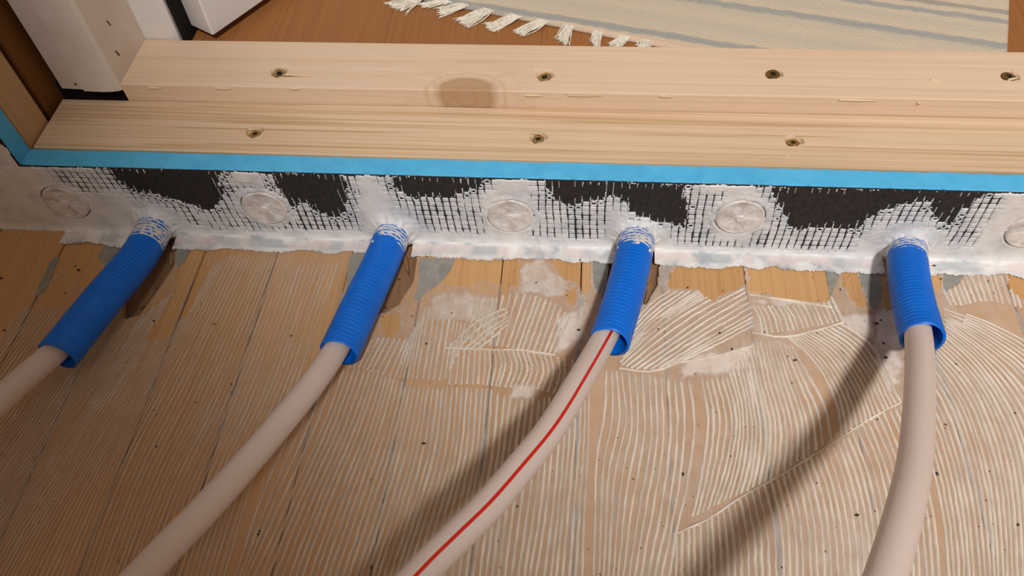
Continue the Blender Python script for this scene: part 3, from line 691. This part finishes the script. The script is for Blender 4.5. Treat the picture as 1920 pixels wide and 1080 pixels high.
def screw(parent, x, y, ztop, depth, mat='brass', r=4.1, tilt=(0, 0)):
    bm = bmesh.new(); seg = 24
    rings = [(r*.45, -2.5), (r*.8, -1.0), (r, -.25), (r, 0), (r*.93, .12)]
    vs = [[bm.verts.new((q*math.cos(2*math.pi*i/seg)*MM, q*math.sin(2*math.pi*i/seg)*MM, z*MM)) for i in range(seg)] for q, z in rings]
    star = []
    for i in range(seg):
        q = r*(.46+.07*math.cos(6*2*math.pi*i/seg)); a = 2*math.pi*i/seg
        star.append((bm.verts.new((q*math.cos(a)*MM, q*math.sin(a)*MM, .12*MM)), bm.verts.new((q*.95*math.cos(a)*MM, q*.95*math.sin(a)*MM, -1.8*MM))))
    for a, b in zip(vs[:-1], vs[1:]):
        for i in range(seg): bm.faces.new((a[i], a[(i+1) % seg], b[(i+1) % seg], b[i]))
    for i in range(seg):
        j = (i+1) % seg
        bm.faces.new((vs[-1][i], vs[-1][j], star[j][0], star[i][0])); bm.faces.new((star[i][0], star[j][0], star[j][1], star[i][1]))
    bm.faces.new([s[1] for s in star])
    o = link('screw', bm_mesh('screw', bm), M[mat], parent, False, (x*MM, y*MM, (ztop-depth)*MM)); o.rotation_euler = (tilt[0], tilt[1], rng.uniform(0, 3))
    bm = bmesh.new(); bmesh.ops.create_circle(bm, cap_ends=True, radius=r*.44*MM, segments=12, matrix=Matrix.Translation((0, 0, -.0014)))
    r_ = bmesh.ops.extrude_face_region(bm, geom=bm.faces[:]); [setattr(v.co, 'z', v.co.z+.0006) for v in r_['geom'] if isinstance(v, bmesh.types.BMVert)]
    link('drive_recess', bm_mesh('drive_recess', bm), M['screw_dark'], o)
    return o
h1 = [(-251.2,41),(-30.6,42.4),(158.6,45.3)]
h2 = [(-240.4,93.2),(-28.3,94.2),(146.8,101.4),(320.7,103.5)]
l1 = lath('wooden_lath', -421.5, 520, TB+1.3, 74.6, 15, 75.4, M['pine_front'], h1, 0)
tag(l1, 'pale pine lath with three sunken screws, in front beside the blue foam', 'lath')
l2 = lath('wooden_lath', -366.0, 520, 75.2, 132.6, 15, 91.4, M['pine_back'], h2, 5)
tag(l2, 'pale pine lath with large brown knot and four brass screws, behind and raised', 'lath')
for k, (x, y) in enumerate(h1): screw(l1, x, y, 75.4, 2.0, 'brass', 4.6, (.12*(k-1), .1))
for k, (x, y) in enumerate(h2): screw(l2, x, y, 91.4, (1.5, 1.3, .35, .5)[k], 'brass', 5.2, ((.2, -.15, 0, .05)[k], (.12, .1, 0, .1)[k]))
# splinters and raised fibres
def splinter(parent, a, b, z, w, h=.5):
    a = np.array(a); b = np.array(b); d = b-a; L = np.hypot(*d); d = d/L; nn = np.array([-d[1], d[0]])
    pts = [a-nn*w*.5, a+d*L*.5-nn*w*.6, b, a+d*L*.45+nn*w*.5, a+nn*w*.35]
    bm = prism_bm([(p[0]*MM, p[1]*MM) for p in pts], (z-.2)*MM, (z+h)*MM, .0001)
    return link('splinter', bm_mesh('splinter', bm), M['pine_chip'], parent)
for a, b in zip([(-229.9,89.5),(-235.4,85.5),(-245.6,99.7),(-37.1,101.1),(318.1,98.5)], [(-211.7,88),(-211.9,86.7),(-235.1,102),(-22.5,101.5),(326.5,101.2)]): splinter(l2, a, b, 91.4, 1.6, .7)
for a, b in zip([(-343.4,78.2),(-288.2,79.7),(-227.4,80.7),(-42.5,79.6),(-9.5,78.1),(12.9,80.6),(16.2,77.6),(59.4,77.6),(192.1,80.2),(248.3,80.7)], [(-332.8,73.3),(-274.1,79.4),(-219,77.8),(-28.1,80.6),(17,73.9),(-11.6,79.9),(2.9,72.3),(70.3,79.1),(219.4,81),(252.5,82.6)]): splinter(l2, (a[0], 74.6), (b[0], 74.0+.4*rng.random()), 91.0-rng.random()*3, 1.5, .8)
for a, b in zip([(162,46.1),(-256.4,43.3),(-34.5,46.4),(151.1,29.4)], [(163.5,42.7),(-248.8,43.5),(-25.5,45.5),(153.7,26.2)]): splinter(l1, a, b, 75.4, 1.0, .4)
splinter(l2, *[(261.6,97),(269.5,96)], 91.4, 2.6, .8)
# long sliver split beside the leftmost back screw: dark open crack
for (a, b) in [[(-248.3,88.4),(-212.6,88)]]:
    bm = prism_bm([(a[0]*MM, a[1]*MM), ((a[0]+b[0])/2*MM, (a[1]-1.3)*MM), (b[0]*MM, (b[1]-.2)*MM), ((a[0]+b[0])/2*MM, (a[1]+.4)*MM)], .0905, .09150)
    tag(link('split', bm_mesh('split', bm), M['broken_wood'], l2), 'dark open split in the wood')

# ------------------------------------------------------------------ doorway at the left
wall = tag(link('wall_left', bm_mesh('wall_left', box_bm(-1.1, -.4245, .0004, .0168, -.02, .62)), M['blue_foam']), 'blue insulation board wall left of the doorway coated with adhesive', kind='structure')
# coat on the wall face
gx = np.concatenate([np.arange(-1100, -520, 8.0), np.arange(-520, -423.6, 1.0)]); gz = np.arange(0, 620, 1.5)
X, Z = np.meshgrid(gx, gz, indexing='ij')
e = -425.5+2.2*(fbm(X*0+3, Z/9, 3)-.5)*2
h = .9+1.4*fbm(X/14, Z/14, 4)+.4*fbm(X/3, Z/3, 2)+np.where(Z < 8, 2.2*(1-Z/8)**2, 0)
f = grid_faces(len(gx), len(gz), (X < e)[:-1, :-1])
V = np.stack([X, -h+.3, Z], -1).reshape(-1, 3)*MM; u, f = compact(V, f); me = mesh_np('adhesive_coat', V[u], f)
tag(link('adhesive_coat', me, M['paste'], wall, True), kind='stuff')
link('mesh_facing', bm_mesh('mesh_facing', box_bm(-1.1, -.4248, -.0004, .0006, -.02, .62)), M['cement'], wall)
stud = tag(link('door_stud', bm_mesh('door_stud', box_bm(-.60, -.4240, .0172, .0500, -.02, .62, .0012)), M['stud']), 'upright timber stud beside the blue board edge at the doorway', 'stud')
panel = empty('door_lining'); tag(panel, 'dark brown stained lining behind the timber stud', 'door lining')
link('lining_board', bm_mesh('lining_board', box_bm(-.60, -.4275, .0575, .150, -.02, .62, .001)), M['dark_panel'], panel)
link('gap_packing', bm_mesh('gap_packing', box_bm(-.60, -.4320, .0500, .0575, -.02, .62)), M['subfloor'], panel)
# white door frame
jp = [(-417.5, 75.6), (-399.2, 74.6), (-397.6, 72.6), (-381.5, 72.0), (-375.0, 72.4), (-369.5, 73.4), (-366.2, 75.3), (-366.2, 156), (-417.5, 156)]
jamb = empty('trim_1'); tag(jamb, 'worn white painted door jamb standing against the raised lath', kind='structure')
jp2 = scaled(jp)
bm = prism_bm([(x, y+.0) for x, y in jp2], .0855, .62)
link('jamb_board', bm_mesh('jamb_board', bm), M['white_paint'], jamb)
link('jamb_gap_shade', bm_mesh('jamb_gap_shade', box_bm(-.4270, -.3664, .0825, .156, .015, .0853)), M['dark_gap'], jamb)  # near-black block added to keep the gap under the jamb dark
bm = prism_bm(scaled([(-366.2, 134), (-342, 134), (-338.5, 137.5), (-338.5, 156), (-366.2, 156)]), .081, .62)
link('door_stop', bm_mesh('door_stop', bm), M['white_door'], jamb)
for (x0, y0, z0, x1, y1, z1, w) in [(-366.15, 100, 128, -366.1, 103, 134, .45), (-366.15, 92, 106, -366.1, 93, 112, .6), (-403, 74.8, 90, -407, 74.9, 92, .7)]:
    bm = box_bm(-.0006, .0006, -w*MM, w*MM, 0, (z1-z0)*MM, .0002); o = link('paint_chip', bm_mesh('paint_chip', bm), M['pencil'], jamb, loc=(x0*MM, y0*MM, z0*MM)); o.rotation_euler = (.35, 0, 0)
# open door leaf in the hallway
c0, c1, c2 = [np.array(p) for p in [(-337.8,152.5),(-309.4,139.9),(-278.6,192.1)]]
d = (c2-c1)/np.hypot(*(c2-c1)); nn = np.array([-d[1], d[0]])
if nn@(c0-c1) < 0: nn = -nn
th = np.hypot(*(c0-c1))
poly = [c1, c1+d*760, c1+d*760+nn*th, c1+nn*th]
link('door_gap_shade', bm_mesh('door_gap_shade', box_bm(-.3384, -.3325, .1400, .176, .0816, .62, .001)), M['dark_gap'], jamb)  # black strip added as the deep shade between door stop and leaf
leaf = empty('door_1'); tag(leaf, 'white door leaf standing open into the hallway', kind='structure')
bm = prism_bm([(p[0]*MM, p[1]*MM) for p in poly], .090, .70, .0012)
link('door_leaf', bm_mesh('door_leaf', bm), M['white_door'], leaf)

# ------------------------------------------------------------------ hallway floor and rug
hall = tag(link('floor.001', bm_mesh('hall_base', box_bm(-1.1, .9, .1335, 1.5, .05, .0795)), M['dark_gap']), 'brown wooden hallway floor behind the laths', kind='structure')
pw = .132
for k in range(15):
    x0 = -1.09+k*pw
    link('floorboard', bm_mesh('floorboard', box_bm(x0+.0001, x0+pw-.0001, .1335, 1.5, .0795, .0815, .00012)), M['hall_wood'], hall)
ZR = .0815
rug = empty('rug', (.0492, .1474, ZR)); rug.rotation_euler = (0, 0, math.radians(-16.68))
tag(rug, 'cream woven rug with grey-blue stripes and knotted fringe lying in the hallway', 'rug')
ca, sa = math.cos(math.radians(-16.68)), math.sin(math.radians(-16.68))
gu = np.arange(-420, 275.5, 3.0); gv = np.arange(0, 420, 1.0)
U, Vv = np.meshgrid(gu, gv, indexing='ij')
wx = 49.2+ca*U-sa*Vv; wy = 147.4+sa*U+ca*Vv
thick = 4.2+.28*np.sin(Vv*2*np.pi/3.3+1.2*np.sin(U*2*np.pi/7.0+np.floor(Vv/3.3)*2.1))+1.4*(fbm(U/60, Vv/60, 2)-.5)
thick = thick*smooth(-1, 3, Vv)+.2
sgn = 134.6-wy                       # pushed up against the lath where it reaches it
keep = (wy[:-1, :-1] > 134.2)
V = np.stack([U, Vv, thick], -1).reshape(-1, 3)*MM
f = grid_faces(len(gu), len(gv), keep); u, f = compact(V, f); me = mesh_np('rug_cloth', V[u], f)
o = link('rug_cloth', me, M['rug'], rug, True)
md = o.modifiers.new('thickness', 'SOLIDIFY'); md.thickness = .0035; md.offset = -1
inv = Matrix.Translation((.0492, .1474, ZR)) @ Matrix.Rotation(math.radians(-16.68), 4, 'Z'); inv.invert()
tassels = [
 ([(-153.8,206.3),(-137.9,204.9)], [(-170.3,198.8),(-156.3,188.1)]),
 ([(-119.6,202.9),(-113.6,199.8)], [(-145.9,200.8),(-136.5,194.7)]),
 ([(-106,199.2),(-97.2,195.4)], [(-126.7,191.7),(-122.8,183.3)]),
 ([(-85.6,191.7),(-76,188.1)], [(-108.3,178.3),(-99.9,169.4)]),
 ([(-61.8,183.7),(-52.4,179.4)], [(-82.7,171.3),(-75.6,162.5)]),
 ([(-37.7,177.4),(-28.4,173.1)], [(-55.8,162.9),(-51.9,158.7)]),
 ([(-13.9,170.5),(-6.6,166.2)], [(-20.4,153.6),(-13,145.2)]),
 ([(11.2,162.9),(16.6,158.7)], [(7.9,151.3),(13.3,141.6)]),
 ([(33.3,159.1),(40.2,154.2)], [(21.9,146),(28,141.9)]),
 ([(49.8,153),(56.6,147.5)], [(46.2,145.2),(48.7,141)]),
]
for (a, b), (c, d) in tassels:
    a, b, c, d = [np.array(q) for q in (a, b, c, d)]
    Vs = []; Fs = []; nv = 0
    for k in range(46):
        t = rng.random(); s = a+(b-a)*t + rng.normal(0, .4, 2); e = c+(d-c)*np.clip(t+rng.normal(0, .3), -.3, 1.3)+rng.normal(0, 1.4, 2)
        e[1] = max(e[1], 134.5); s[1] = max(s[1], 135.0)
        mid = (s+e)/2+rng.normal(0, 1.3, 2)
        if k % 3 == 0: mid = (a+b)/2*.5+(c+d)/2*.5
        mid[1] = max(mid[1], 135.0)
        p = catmull([(s[0], s[1], ZR*1000+3.2), (s[0]*.75+mid[0]*.25, s[1]*.75+mid[1]*.25, ZR*1000+3.0+rng.random()), (mid[0], mid[1], ZR*1000+.9+rng.random()*2.2), (e[0], e[1], ZR*1000+.5+rng.random()*.8)], 9)
        V_, F_, _ = tube(p, np.linspace(.75, .30, 9), 6)
        Vs.append(V_); Fs.append(F_+nv); nv += len(V_)
    V = np.concatenate(Vs)*MM
    V = np.array([inv @ Vector(v) for v in V])
    link('tassel', mesh_np('tassel', V, np.concatenate(Fs)), M['yarn'], rug, True)

# ------------------------------------------------------------------ conduits and heating pipes
RC = 13.9; RP = 8.5
conduits = [
  ('leftmost blue corrugated conduit, in the shade nearest the door stud', [(*conduit_base[0], 0)], [(-339.3,-39.5,18),(-343.6,-92.8,30),(-352,-143.5,36)]),
  ('blue corrugated conduit, second from the left, beside broken brown wood', [(*conduit_base[1], 0)], [(-146.2,-34.9,18.5),(-151.8,-81.2,26),(-158.3,-127.8,31)]),
  ('blue corrugated conduit, third from the left, holding the red-striped pipe', [(*conduit_base[2], 0)], [(44.4,-27.4,23),(35.5,-73,31),(25.9,-113.5,37)]),
  ('rightmost blue corrugated conduit, brightly lit and curving downward', [(*conduit_base[3], 0)], [(242.3,-29.4,24),(234.2,-67.9,34),(228.7,-104.7,44)]),
]
conduit_paths = []
for k, (lab, b, rest) in enumerate(conduits):
    bx_, bz_ = conduit_base[k]
    pts = [(bx_, -2.5, max(bz_, 11.5))] + rest
    L = np.linalg.norm(np.diff(np.array(pts), axis=0), axis=1).sum()
    n = int(L/.55); path = catmull(pts, n); conduit_paths.append(path)
    s = np.linspace(0, L, n); pitch = 3.5
    ph = (s/pitch) % 1.0
    rad = RC-.45*(smooth(.52, .66, ph)*smooth(1.0, .86, ph))
    rad = np.where(s > L-1.6, RC-.1, rad)
    seg = 40
    V1, F1, _ = tube(path, rad, seg)
    inner = path[-46:][::-1]
    V2, F2, _ = tube(inner, np.full(len(inner), RC-1.9), seg)
    n1 = len(V1); T, Nn, B = frames(path)
    # lip
    last = n1-seg
    # inner tube runs backwards, so its first ring lies on the cut end; angles are mirrored by the frame
    A = V1[last:]; Bv = V2[:seg]
    mp = [int(np.argmin(np.linalg.norm(Bv-A[i], axis=1))) for i in range(seg)]
    lip = [(last+i, last+(i+1) % seg, n1+mp[(i+1) % seg], n1+mp[i]) for i in range(seg)]
    Vv_ = np.concatenate([V1, V2])*MM; Ff = np.concatenate([F1, F2+n1, np.array(lip)])
    root = empty('conduit', (bx_*MM, -.0025, bz_*MM)); off = np.array([bx_, -2.5, bz_])*MM
    tag(root, lab, 'conduit', 'blue conduits coming out of the board')
    link('corrugated_sleeve', mesh_np('corrugated_sleeve', Vv_-off, Ff), M['conduit'], root, True)
    # adhesive pressed into the upper corrugations
    ns = int(30/.4); sp = catmull(pts, int(L/.4))[:ns]; ss = np.arange(ns)*.4
    aa = np.linspace(0, 2*np.pi, 96, endpoint=False)
    SS, AA = np.meshgrid(ss, aa, indexing='ij')
    reach = [28, 21, 26, 24][k] + 9*(fbm(np.cos(AA)*2.2+k*5+9, np.sin(AA)*2.2+9, 3)-.5) + np.array([3, 4, 2, 1])[k]*np.cos(AA+.8)
    cover = smooth(4, -7, SS-reach + 7*(fbm(SS/2.2+k*3, AA*3.2, 3)-.5))
    rr = RC-.75+.78*cover*(.60+.65*fbm(SS/1.1+7, AA*7+k, 3)) + 2.6*smooth(6.5, 0, SS)*fbm(SS/3, AA*4+3, 3)
    for j in range(5):                      # stray flecks further down
        s_, a_ = rng.uniform(16, 28), rng.uniform(-1.2, 1.2)
        rr = np.maximum(rr, RC-.75+1.25*np.exp(-((SS-s_)/1.2)**2-((((AA-a_+np.pi) % (2*np.pi))-np.pi)/.13)**2))
    V3, F3, _ = tube(sp, rr, 96)
    kp = (rr.reshape(-1)[F3] > RC-.62).any(axis=1)
    F3 = F3[kp]; u, F3 = compact(V3, F3)
    tag(link('adhesive_smear', mesh_np('adhesive_smear', V3[u]*MM-off, F3), M['paste'], root, True), 'white adhesive smeared in the corrugations')

pipes = [
  ('milky white plastic pipe leaving the frame at the far left', [(-355.1,-143.3,37.5),(-359.4,-165.1,45),(-360.9,-188.6,55),(-363.4,-223,68),(-369.4,-268.8,80)], [(-430, -420, 70), (-480, -640, 30)], 2.15),
  ('milky white plastic pipe second from the left, running to the lower left', [(-160.9,-126.8,32),(-166.3,-161.2,45),(-182.1,-218.2,64),(-193.6,-257.4,79),(-207.5,-292.5,90)], [(-245, -380, 105), (-300, -560, 90), (-370, -760, 30)], 1.15),
  ('milky white plastic pipe with a bright red stripe along its top', [(22.7,-109.8,37),(5.1,-161.9,62),(-10.3,-201.5,78),(-25.4,-230,88),(-39.9,-254.4,95),(-53.9,-273.3,99),(-68.2,-292.6,102)], [(-112, -360, 108), (-140, -500, 100), (-160, -720, 30)], 0),
  ('milky white plastic pipe at the right, curving down toward the camera', [(224.9,-105.2,47),(207.7,-150,70),(178.9,-216.5,103),(159.3,-253.3,122),(137.5,-290.9,139)], [(95, -360, 165), (40, -450, 180), (-60, -640, 120), (-130, -820, 30)], -1.9),
]
for k, (lab, pts, far, ang) in enumerate(pipes):
    cp = conduit_paths[k]; T, _, _ = frames(cp)
    inside = np.array(pts[0]) - T[-1]*24
    c_in = cp[-44]; c_in = c_in + (inside-c_in)*.35
    P0 = [tuple(c_in)] + list(pts) + list(far)
    path = catmull(P0, 120)
    root = empty('heating_pipe', tuple(path[0]*MM)); off = path[0]*MM
    tag(root, lab, 'pipe', 'plastic heating pipes in the conduits')
    V_, F_, t_ = tube(path, np.full(120, RP), 36, True)
    me = bpy.data.meshes.new('pipe_body'); me.from_pydata((V_*MM-off).tolist(), [], F_.tolist()+t_.tolist()); me.update()
    link('pipe_body', me, M['pex'], root, True)
    # red marking stripe
    T, Nn, B = frames(path)
    aw = (.13, .12, .115, .10)[k]; base = ang
    s = np.linspace(0, 1, 120)
    an = base + (s*0 if k != 2 else np.interp(s, [0, .15, .35, .62, 1], [-.50, -.42, -.16, .12, .5]))
    rows = []
    for da, r in ((-aw, RP-.15), (-aw*.9, RP+.06), (aw*.9, RP+.06), (aw, RP-.15)):
        a = an+da; rows.append(path+r*(np.cos(a)[:, None]*Nn+np.sin(a)[:, None]*B))
    V_ = np.stack(rows, 1).reshape(-1, 3)*MM-off
    tag(link('marking_stripe', mesh_np('marking_stripe', V_, grid_faces(120, 4)), M['stripe_red'], root, True), 'red printed line')
